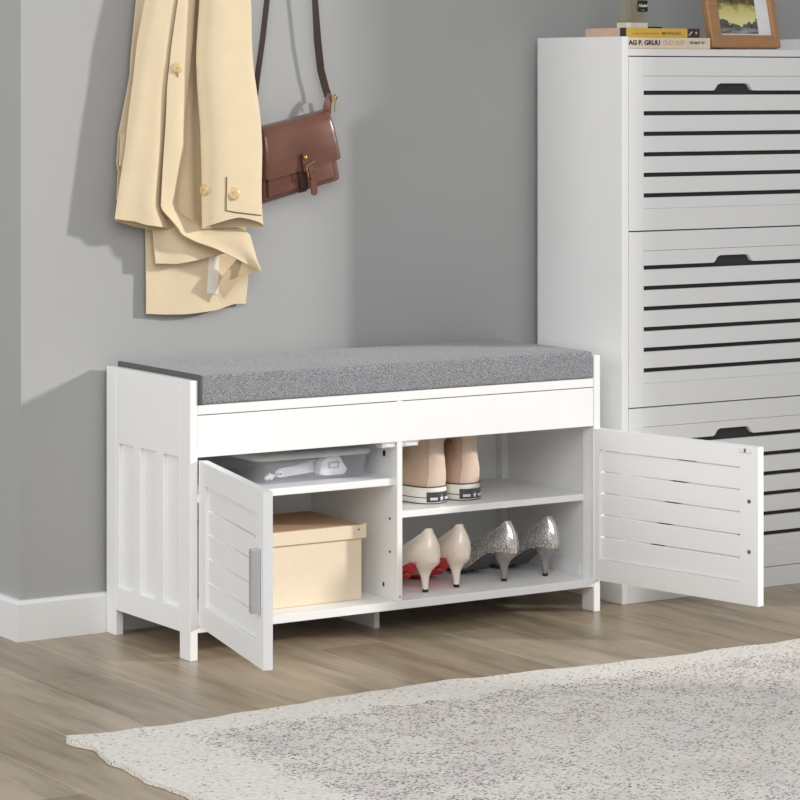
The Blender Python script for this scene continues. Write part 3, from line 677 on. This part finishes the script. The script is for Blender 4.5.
# high-top sneakers --------------------------------------------------
def sneaker(label, loc, rz, slim=False):
    r = thing('sneaker', label, 'shoe', loc, 'tan high-top sneakers')
    Mx = Matrix.Translation(loc) @ Matrix.Rotation(rz, 4, 'Z')
    N = 40
    def plan(cy, hl_b, hl_f, w, z, sq=.85, wf=1.12):
        pts = []
        for k in range(N):
            a = 2*math.pi*k/N-math.pi/2; s, c = math.sin(a), math.cos(a)
            sx = (abs(c)**sq)*(1 if c > 0 else -1); sy = (abs(s)**.9)*(1 if s > 0 else -1)
            ww = w*(1+(wf-1)*max(0, s)*1.0) if s > 0 else w
            pts.append((ww*sx, cy+(hl_f if s > 0 else hl_b)*sy, z))
        return pts
    rings = [plan(.035, .036, .190, .0345, 0), plan(.035, .0375, .192, .0355, .002), plan(.035, .0375, .192, .0355, .012), plan(.035, .037, .190, .0350, .020), plan(.035, .036, .188, .0340, .0315), plan(.035, .033, .184, .031, .0325)]
    bm = loft(rings); bm.transform(Mx); so = obj('rubber_sole', bm, M['rubber'], r, smooth=50)
    for (z, e, th, nm) in ((.0120, .0006, .0007, 'stripe'), (.0318, .0004, .0011, 'stripe'), (.0008, .0000, .0009, 'stripe')):
        pt = plan(.035, .0373+e-(.0015 if z > .03 else 0), .192+e, .0353+e-(.0012 if z > .03 else 0), z); bm = tube([Mx @ Vector(p) for p in pt], th, 6, closed=True); obj(nm, bm, M['black_line'], so)
    H = [(.030, .035, .0335, .182, .0320), (.045, .033, .0335, .160, .0320), (.060, .031, .0325, .140, .0300), (.075, .030, .0310, .098, .0275), (.090, .030, .0290, .068, .0255), (.105, .030, .0275, .054, .0245), (.120, .030, .0275, .050, .0245), (.140, .031, .0285, .050, .0250), (.160, .032, .0300, .050, .0255), (.178, .033, .0310, .052, .0260)]
    if slim: H = [h if h[0] < .075 else (h[0], h[1], h[2], (.080, .062, .047, .034, .024, .022, .022)[k-3], h[4]-.001) for k, h in enumerate(H)]
    def ring(h, grow=0.0):
        z, cy, hb, hf, w = h; pts = plan(cy, hb+grow, hf+grow, w+grow, z, .9, 1.0); out = []
        for p in pts:
            q = Vector(p); d = noise.noise(Vector((p[0]*30, p[1]*28, z*45+rz*9)))*.0030*(1 if z > .05 else .2); out.append((q.x*(1+d*12), q.y+d*.8, q.z))
        return out
    HH = []
    for a, b in zip(H, H[1:]):
        for k in range(3): HH.append(tuple(a[i]+(b[i]-a[i])*k/3 for i in range(5)))
    HH.append(H[-1])
    bm = loft([ring(h) for h in HH]); bm.transform(Mx); obj('canvas_upper', bm, M['canvas'], r, smooth=60)
    # pale strip up the back seam
    n0 = [k for k in list(range(N-5, N))+list(range(0, 6))]
    bm = bmesh.new(); loft([[ring(h, .0012)[k] for k in n0] for h in HH], closed=False, cap=False, bm=bm)
    bm.normal_update(); bmesh.ops.solidify(bm, geom=bm.faces[:], thickness=.0008); bm.transform(Mx); obj('heel_strip', bm, M['canvas_light'], r, smooth=60)
    # stitched seam ridge and eyelets
    for kk in (N-5,):
        pt = [Mx @ Vector(ring(h, .0018)[kk]) for h in HH]; obj('seam', tube(pt, .0007, 6), M['canvas_light'], r)
    for (kz, kk) in ((16, N-11), (19, N-12)):
        c = Vector(ring(HH[kz])[kk]); nrm = Vector((c.x, 0, 0)).normalized(); pts = [Mx @ (c+nrm*.0012+Vector((0, math.cos(a)*.0028, math.sin(a)*.0028))) for a in [2*math.pi*q/12 for q in range(12)]]
        obj('eyelet', tube(pts, .0009, 6, closed=True), M['steel'], r)
    # heel label wraps the back of the sole
    def lab(i, j, g=.0006, u0=-.82, u1=.82, v0=.0035, v1=.0225):
        a = -math.pi/2+(u0+(u1-u0)*i); s, c = math.sin(a), math.cos(a)
        sx = (abs(c)**.85)*(1 if c > 0 else -1); sy = -(abs(s)**.9)
        return ((.0355+g)*sx, .035+(.0378+g)*sy, v0+(v1-v0)*j)
    bm = grid(lambda i, j: lab(i, j), 16, 4, .0010); bm.transform(Mx); hl = obj('heel_label', bm, M['sneaker_label'], r, smooth=50); hl['label'] = 'glossy black label with silver star and marks'
    for (a0, a1) in ((-.62, -.20), (.20, .62)):
        bm = grid(lambda i, j: lab(i, j, .0022, a0, a1, .0075, .0125), 5, 1, .0004); bm.transform(Mx); obj('mark', bm, M['silver_print'], hl)
    bm = star((0, .0105), .0062, -.0040-.0012); bm.transform(Mx); obj('star', bm, M['silver_print'], hl)
    return r
sneaker('tan high-top sneaker with cream platform sole, beside the divider', (.5830, .0750, .2272), math.radians(11))
sneaker('tan high-top sneaker with cream platform sole, standing further right on the shelf', (.6620, .0790, .2272), math.radians(8), True)

# ------------------------------------------------------------------ trench coat hanging on the wall
coat = thing('trench_coat', 'beige trench coat hanging folded on the grey wall above the bench', 'coat', (.20, .30, .60))
def patch(name, key, fold=None, mat='coat', th=.0022, nu=26, nv=60, parent=None, label=None):
    c = COAT[key]
    def fn(s, t):
        p = coons(c['L'], c['R'], c['T'], c['B'], s, t)
        dy = fold(s, t) if fold else 0
        w = noise.noise(Vector((p.x*9, p.y*5, len(key))))*.004+noise.noise(Vector((p.x*30, p.y*10, 3+len(key))))*.0012
        return (p.x, c['y']+dy+w, p.y)
    o = obj(name, grid(fn, nu, nv, th), M[mat], parent or coat, smooth=55)
    if label: o['label'] = label
    return o
curl = lambda s: (abs(2*s-1))**6
patch('back_panel', 'back', lambda s, t: .004*math.sin(s*9)-.002*t+.006*curl(s))
patch('under_panel', 'under', lambda s, t: .012*math.sin(s*math.pi)+.004*math.sin(s*11))
patch('hem_fold', 'mid', lambda s, t: -.006*math.sin(s*math.pi)*t+.004*math.sin(s*8+1))
patch('hem_curl', 'curl', lambda s, t: .014*s*t, mat='coat_lining', nv=16)
patch('care_label', 'ribbon', None, mat='ribbon', th=.0008, nu=4, nv=10)['label'] = 'white fabric tag'
patch('side_fold', 'side_back', lambda s, t: .006*math.sin(s*5)+.010*(1-s)**3)
patch('pocket_flap', 'pocket_flap', None, nu=6, nv=8)
patch('hem_facing', 'hem_inside', lambda s, t: .006*t, mat='coat_lining', nv=8)
patch('front_panel', 'front', lambda s, t: .014*(1-s)**4*(1)+.020*s**3*(.3+.7*t)-.010*math.sin(s*math.pi)-.005*math.sin(s*9+t*2)*t)
patch('placket', 'placket', lambda s, t: -.003*math.sin(s*math.pi)+.012*s**4*(1-t)+.012*math.sin(s*6+.5)*max(0, t-.6)-.008*max(0, t-.7)+.040*s*max(0, 1-abs(t-.79)/.20), nv=90)
# the sleeve is a flattened tube, open at the cuff
def sl(i, j):
    rows = SLEEVE; k = j*(len(rows)-1); a = min(int(k), len(rows)-2); f = k-a; l, r, z = (rows[a][q]+(rows[a+1][q]-rows[a][q])*f for q in range(3))
    th = i*2*math.pi; cx, hw = (l+r)/2, (r-l)/2; dep = .026
    x = cx-hw*math.cos(th); y = .264-dep*math.sin(th)*(1 if math.sin(th) > 0 else .7)
    fr = max(0, math.sin(th)); e = max(0, (j-.78)/.22)**1.6
    z = z+.021*e*fr*(1-.35*abs(math.cos(th)))-.004*e*(1+math.cos(th))*.0
    y += -.006*math.sin(th*2+.6)*min(1, j*3)*fr+noise.noise(Vector((x*14, z*6, 1)))*.004
    x += .003*math.sin(z*22)*abs(math.cos(th))
    return (x, y, z)
obj('sleeve', grid(sl, 48, 70, .0022), M['coat'], coat, smooth=60)
# stitched tab with button on the sleeve: its edge shows as a dark slit
def on_sleeve(x, z, g=.0012):
    best = None
    for q in range(1, 60):
        i = q/120; p = sl(i, (lambda zz: max(0, min(1, zz)))(jz(z)))
        if best is None or abs(p[0]-x) < abs(best[0]-x): best = p
    return (x, best[1]-g, z)
def jz(z):
    rows = SLEEVE
    for a in range(len(rows)-1):
        if rows[a][2] >= z >= rows[a+1][2]: return (a+(rows[a][2]-z)/(rows[a][2]-rows[a+1][2]))/(len(rows)-1)
    return 1
path = [on_sleeve(.2075, .8536), on_sleeve(.2075, .835), on_sleeve(.2075, .815), on_sleeve(.2075, .790), on_sleeve(.225, .7865), on_sleeve(.25, .783), on_sleeve(.275, .780), on_sleeve(.290, .778)]
tb = obj('cuff_slit', tube(path, .0011, 6), M['thread'], coat); tb['label'] = 'dark stitched slit of the cuff tab'
def button(c, ax, r=.010):
    b = obj('button', dome(c, ax, r, .004), M['horn'], coat, smooth=50)
    a = Vector(ax).normalized(); bm = bmesh.new()
    for d in ((.002, .0), (-.002, 0), (0, .002), (0, -.002)): cyl(Vector(c)+a*.0040+Vector((d[0], 0, d[1])), ax, .0007, .0004, 8, bm=bm)
    obj('thread', bm, M['thread'], b); return b
c = on_sleeve(.2230, .8215, 0); button(c, (-.25, -1, .15), .0125)
button((.1165, .2655, 1.0590), (-.3, -1, 0), .0095)
button((.1705, .2560, .8290), (-1, -.25, 0), .0110)
bm = tube([(.1155, .2660, 1.0540), (.1185, .2660, 1.0450), (.1195, .2660, 1.0420)], .0010, 6); obj('buttonhole', bm, M['thread'], coat)
# wall hooks above the picture's edge that carry the coat and the bag
def wall_hook(label, x, z):
    h = thing('wall_hook', label, 'hook', (x, WY, z), 'wall hooks')
    obj('plate', BM((x-.012, x+.012, WY-.005, WY, z-.02, z+.03), bev=.002, seg=2), M['steel'], h)
    obj('peg', tube([(x, WY-.004, z+.012), (x, .312, z+.004), (x, .296, z-.002), (x, .284, z+.004), (x, .281, z+.016)], .004, 10), M['steel'], h, smooth=50)
wall_hook('steel wall hook carrying the beige trench coat', .190, 1.418)
wall_hook('steel wall hook carrying the brown shoulder bag', .398, 1.500)
obj('collar', BM((.150, .232, .268, .318, 1.395, 1.440), bev=.012, seg=4), M['coat'], coat, smooth=60)

# ------------------------------------------------------------------ brown leather shoulder bag
bag = thing('shoulder_bag', 'small brown leather satchel hanging by its strap beside the beige coat', 'bag', (.40, .31, .80))
TL, TR, BL, BR = Vector((.3125, .9395)), Vector((.4680, .9745)), Vector((.3165, .7965)), Vector((.4985, .8415))
BY0, BY1 = .288, .338
def bmap(s, t, dep):
    """s across, t up (0..1), dep 0 front .. 1 back"""
    p = (1-t)*((1-s)*BL+s*BR)+t*((1-s)*TL+s*TR)
    return Vector((p.x, BY0+(BY1-BY0)*dep, p.y))
def bagbox(s0, s1, t0, t1, d0, d1, bev, seg=3, cuts=8, bulge=0.0, thick=None):
    bm = bmesh.new(); bx(bm, s0*.18, s1*.18, d0*.05, d1*.05, t0*.145, t1*.145, bev, seg)
    bmesh.ops.subdivide_edges(bm, edges=[e for e in bm.edges if e.calc_length() > .03], cuts=cuts, use_grid_fill=True)
    for v in bm.verts:
        s, t, d = v.co.x/.18, v.co.z/.145, v.co.y/.05
        u = (s-(s0+s1)/2)/(s1-s0)*2; w = (t-(t0+t1)/2)/(t1-t0)*2
        b = bulge*(1-min(1, u*u))*(1-min(1, w*w))
        if d < .5: d -= b
        q = bmap(s, t, d); v.co = q
    return bm
body = obj('bag_body', bagbox(0.01, .99, 0, .97, .10, .95, .010, 5, 8, .08), M['leather'], bag, smooth=60)
obj('gusset_trim', tube([bmap(s, .035+.03*abs(s-.5), .93) for s in [k/12 for k in range(13)]], .0022, 8), M['leather_dark'], bag, smooth=60)
obj('front_pocket', bagbox(.06, .90, .06, .46, -.04, .14, .006, 4, 6, .10), M['leather'], bag, smooth=60)
rim = [bmap(.07, .50, -.03), bmap(.07, .20, -.05), bmap(.09, .13, -.05), bmap(.14, .115, -.06), bmap(.40, .10, -.12), bmap(.7, .115, -.10), bmap(.83, .14, -.06), bmap(.875, .21, -.05), bmap(.885, .50, -.03)]
# flap wraps from the back over the top and down the front
def flap(i, j):
    s = i
    prof = [(.90, .95), (1.00, .90), (1.035, .60), (1.03, .25), (1.0, .02), (.90, -.12), (.75, -.20), (.55, -.24), (.40, -.24), (.315, -.23)]
    k = j*(len(prof)-1); a = min(int(k), len(prof)-2); f = k-a; t = prof[a][0]+(prof[a+1][0]-prof[a][0])*f; d = prof[a][1]+(prof[a+1][1]-prof[a][1])*f
    ss = -.01+1.02*s
    if j > .8:  # rounded lower corners
        e = (j-.8)/.2; q = abs(2*s-1)
        if q > .86: t += (.045*((q-.86)/.14)**2)*e
    d -= .05*(1-(2*s-1)**2)*min(1, j*2); d += .02*math.sin(s*9+1)*math.sin(j*6)
    edge = max(0, abs(2*s-1)-.9)/.1; d += .18*edge*edge*(1 if j > .4 else 0)
    return bmap(ss, t, d)
obj('flap', grid(flap, 40, 40, .0028), M['leather'], bag, smooth=60)
ft = (.298+.02)
# fastening: tab on the flap, rivet, buckle, hanging strap end
cs = .525
def fpt(t, d): return bmap(cs+.02*(1-t), t, d)
tab = obj('strap_tab', ribbon([bmap(.50, .55, -.36), bmap(.50, .46, -.36), bmap(.505, .36, -.36), bmap(.51, .30, -.34)], (1, 0, .2), [.010, .013, .014, .014], .0028), M['leather'], bag, smooth=50)
obj('rivet', dome(bmap(.50, .49, -.40), (0, -1, 0), .0042, .0022, 16), M['brass'], tab, smooth=50)
obj('strap_shadow', ribbon([bmap(.475, .34, -.20), bmap(.478, .20, -.22), bmap(.485, .06, -.16), bmap(.49, .01, .02)], (1, 0, .2), .017, .0026), M['leather_dark'], bag, smooth=50)  # dark ribbon laid in as the cast shadow of the hanging strap
hs = obj('hanging_strap', ribbon([bmap(.555, .36, -.36), bmap(.560, .28, -.40), bmap(.565, .16, -.40), bmap(.570, .02, -.36), bmap(.572, -.045, -.32), bmap(.572, -.068, -.31)], (1, 0, .2), [.012, .013, .0135, .0140, .0125, .006], .0032), M['leather'], bag, smooth=50)
obj('strap_keeper', ribbon([bmap(.525, .205, -.46), bmap(.61, .225, -.46)], (0, 0, 1), .011, .0030), M['leather'], hs, smooth=50)
bk = [bmap(.485, .37, -.46), bmap(.590, .39, -.46), bmap(.588, .345, -.46), bmap(.510, .325, -.46), bmap(.510, .235, -.46), bmap(.490, .235, -.46)]
obj('buckle', tube([bmap(.480, .375, -.47), bmap(.600, .405, -.47)], .0017, 8), M['brass'], bag, smooth=50)
obj('buckle', tube([bmap(.488, .375, -.47), bmap(.492, .30, -.47), bmap(.500, .215, -.47)], .0016, 8), M['brass'], bag, smooth=50)
# shoulder strap
sl_pts = [(.398, .300, 1.506), (.385, .302, 1.47), (.362, .306, 1.35), (.3445, .312, 1.2304), (.340, .314, 1.1915), (.3311, .316, 1.114), (.3199, .318, 1.0365), (.312, .318, .97), (.310, .316, .925)]
sr_pts = [(.398, .300, 1.506), (.406, .302, 1.47), (.428, .306, 1.35), (.4462, .312, 1.2323), (.4484, .314, 1.1932), (.4553, .316, 1.115), (.4640, .318, 1.0562), (.4750, .318, 1.020), (.4800, .316, 1.0040)]
obj('shoulder_strap', ribbon(sl_pts, (.8, -.6, 0), .011, .0030), M['leather_dark'], bag, smooth=50)
obj('shoulder_strap', ribbon(sr_pts, (.9, -.4, 0), [.012]*5+[.0145]*4, .0030), M['leather_dark'], bag, smooth=50)
lp = obj('strap_loop', ribbon([(.4790, .312, 1.010), (.4760, .306, 1.000), (.4700, .304, .985), (.4680, .304, .965), (.4690, .306, .950)], (1, 0, 0), [.010, .014, .0155, .016, .016], .0034), M['leather'], bag, smooth=50)
obj('strap_loop', ribbon([(.4850, .322, 1.002), (.4860, .324, .985), (.4850, .326, .965), (.4790, .326, .950)], (1, -.3, 0), .010, .003), M['leather_dark'], bag, smooth=50)
obj('strap_buckle', tube([(.4800, .302, 1.000), (.4860, .300, 1.008), (.4930, .303, 1.004), (.4900, .306, .994)], .0016, 8), M['brass'], bag, smooth=50)
obj('strap_buckle', tube([(.4840, .300, 1.006), (.4850, .299, .992), (.4850, .299, .975)], .0012, 8), M['brass'], bag, smooth=50)

# ------------------------------------------------------------------ rug
RX0, RY1 = -.4702, -.4560
def rugfn(top):
    def fn(i, j):
        x = RX0+i*i*.55*2.9+i*.45*2.9; y = RY1-(j*j*.5+j*.5)*2.1
        x += (.012*math.exp(-((y-RY1+.07)/.05)**2)-.010*math.exp(-((y-RY1+.30)/.12)**2))*math.exp(-(i*14)**2)
        e = math.exp(-(i*40)**2)
        x += e*(.0025*math.sin(y*44)+.0015*math.sin(y*95+1))
        y2 = y+.042*math.exp(-((x-.22)/.33)**2)*max(0, 1-j*3)+math.exp(-(j*40)**2)*(.003*math.sin(x*31)+.002*math.sin(x*71))
        d = math.hypot((x-RX0), (y-RY1)); z = .0085+.0015*noise.noise(Vector((x*9, y*9, 0)))
        z += .004*math.exp(-(d/.05)**2)+e*.0015*(1+math.sin(y*26))*.6
        if not top: z = .0012+.004*math.exp(-(d/.05)**2)
        return (x, y2, z)
    return fn
bm = bmesh.new(); f1, f2 = rugfn(True), rugfn(False); nu, nv = 150, 150
grid(f1, nu, nv, 0, bm)
ed = [f1(0, j/nv) for j in range(nv, -1, -1)]+[f1(i/nu, 0) for i in range(1, nu+1)]+[f1(1, j/nv) for j in range(1, nv+1)]+[f1(i/nu, 1) for i in range(nu-1, -1, -1)]
loft([[p for p in ed], [(p[0]+.001, p[1], .0008) for p in ed]], cap=False, bm=bm)
bmesh.ops.remove_doubles(bm, verts=bm.verts, dist=.00002)
rug = tag(obj('area_rug', bm, M['rug'], org=(RX0, RY1, 0), smooth=50), 'cream woven area rug with grey speckled field, on the wood floor in front', 'rug')
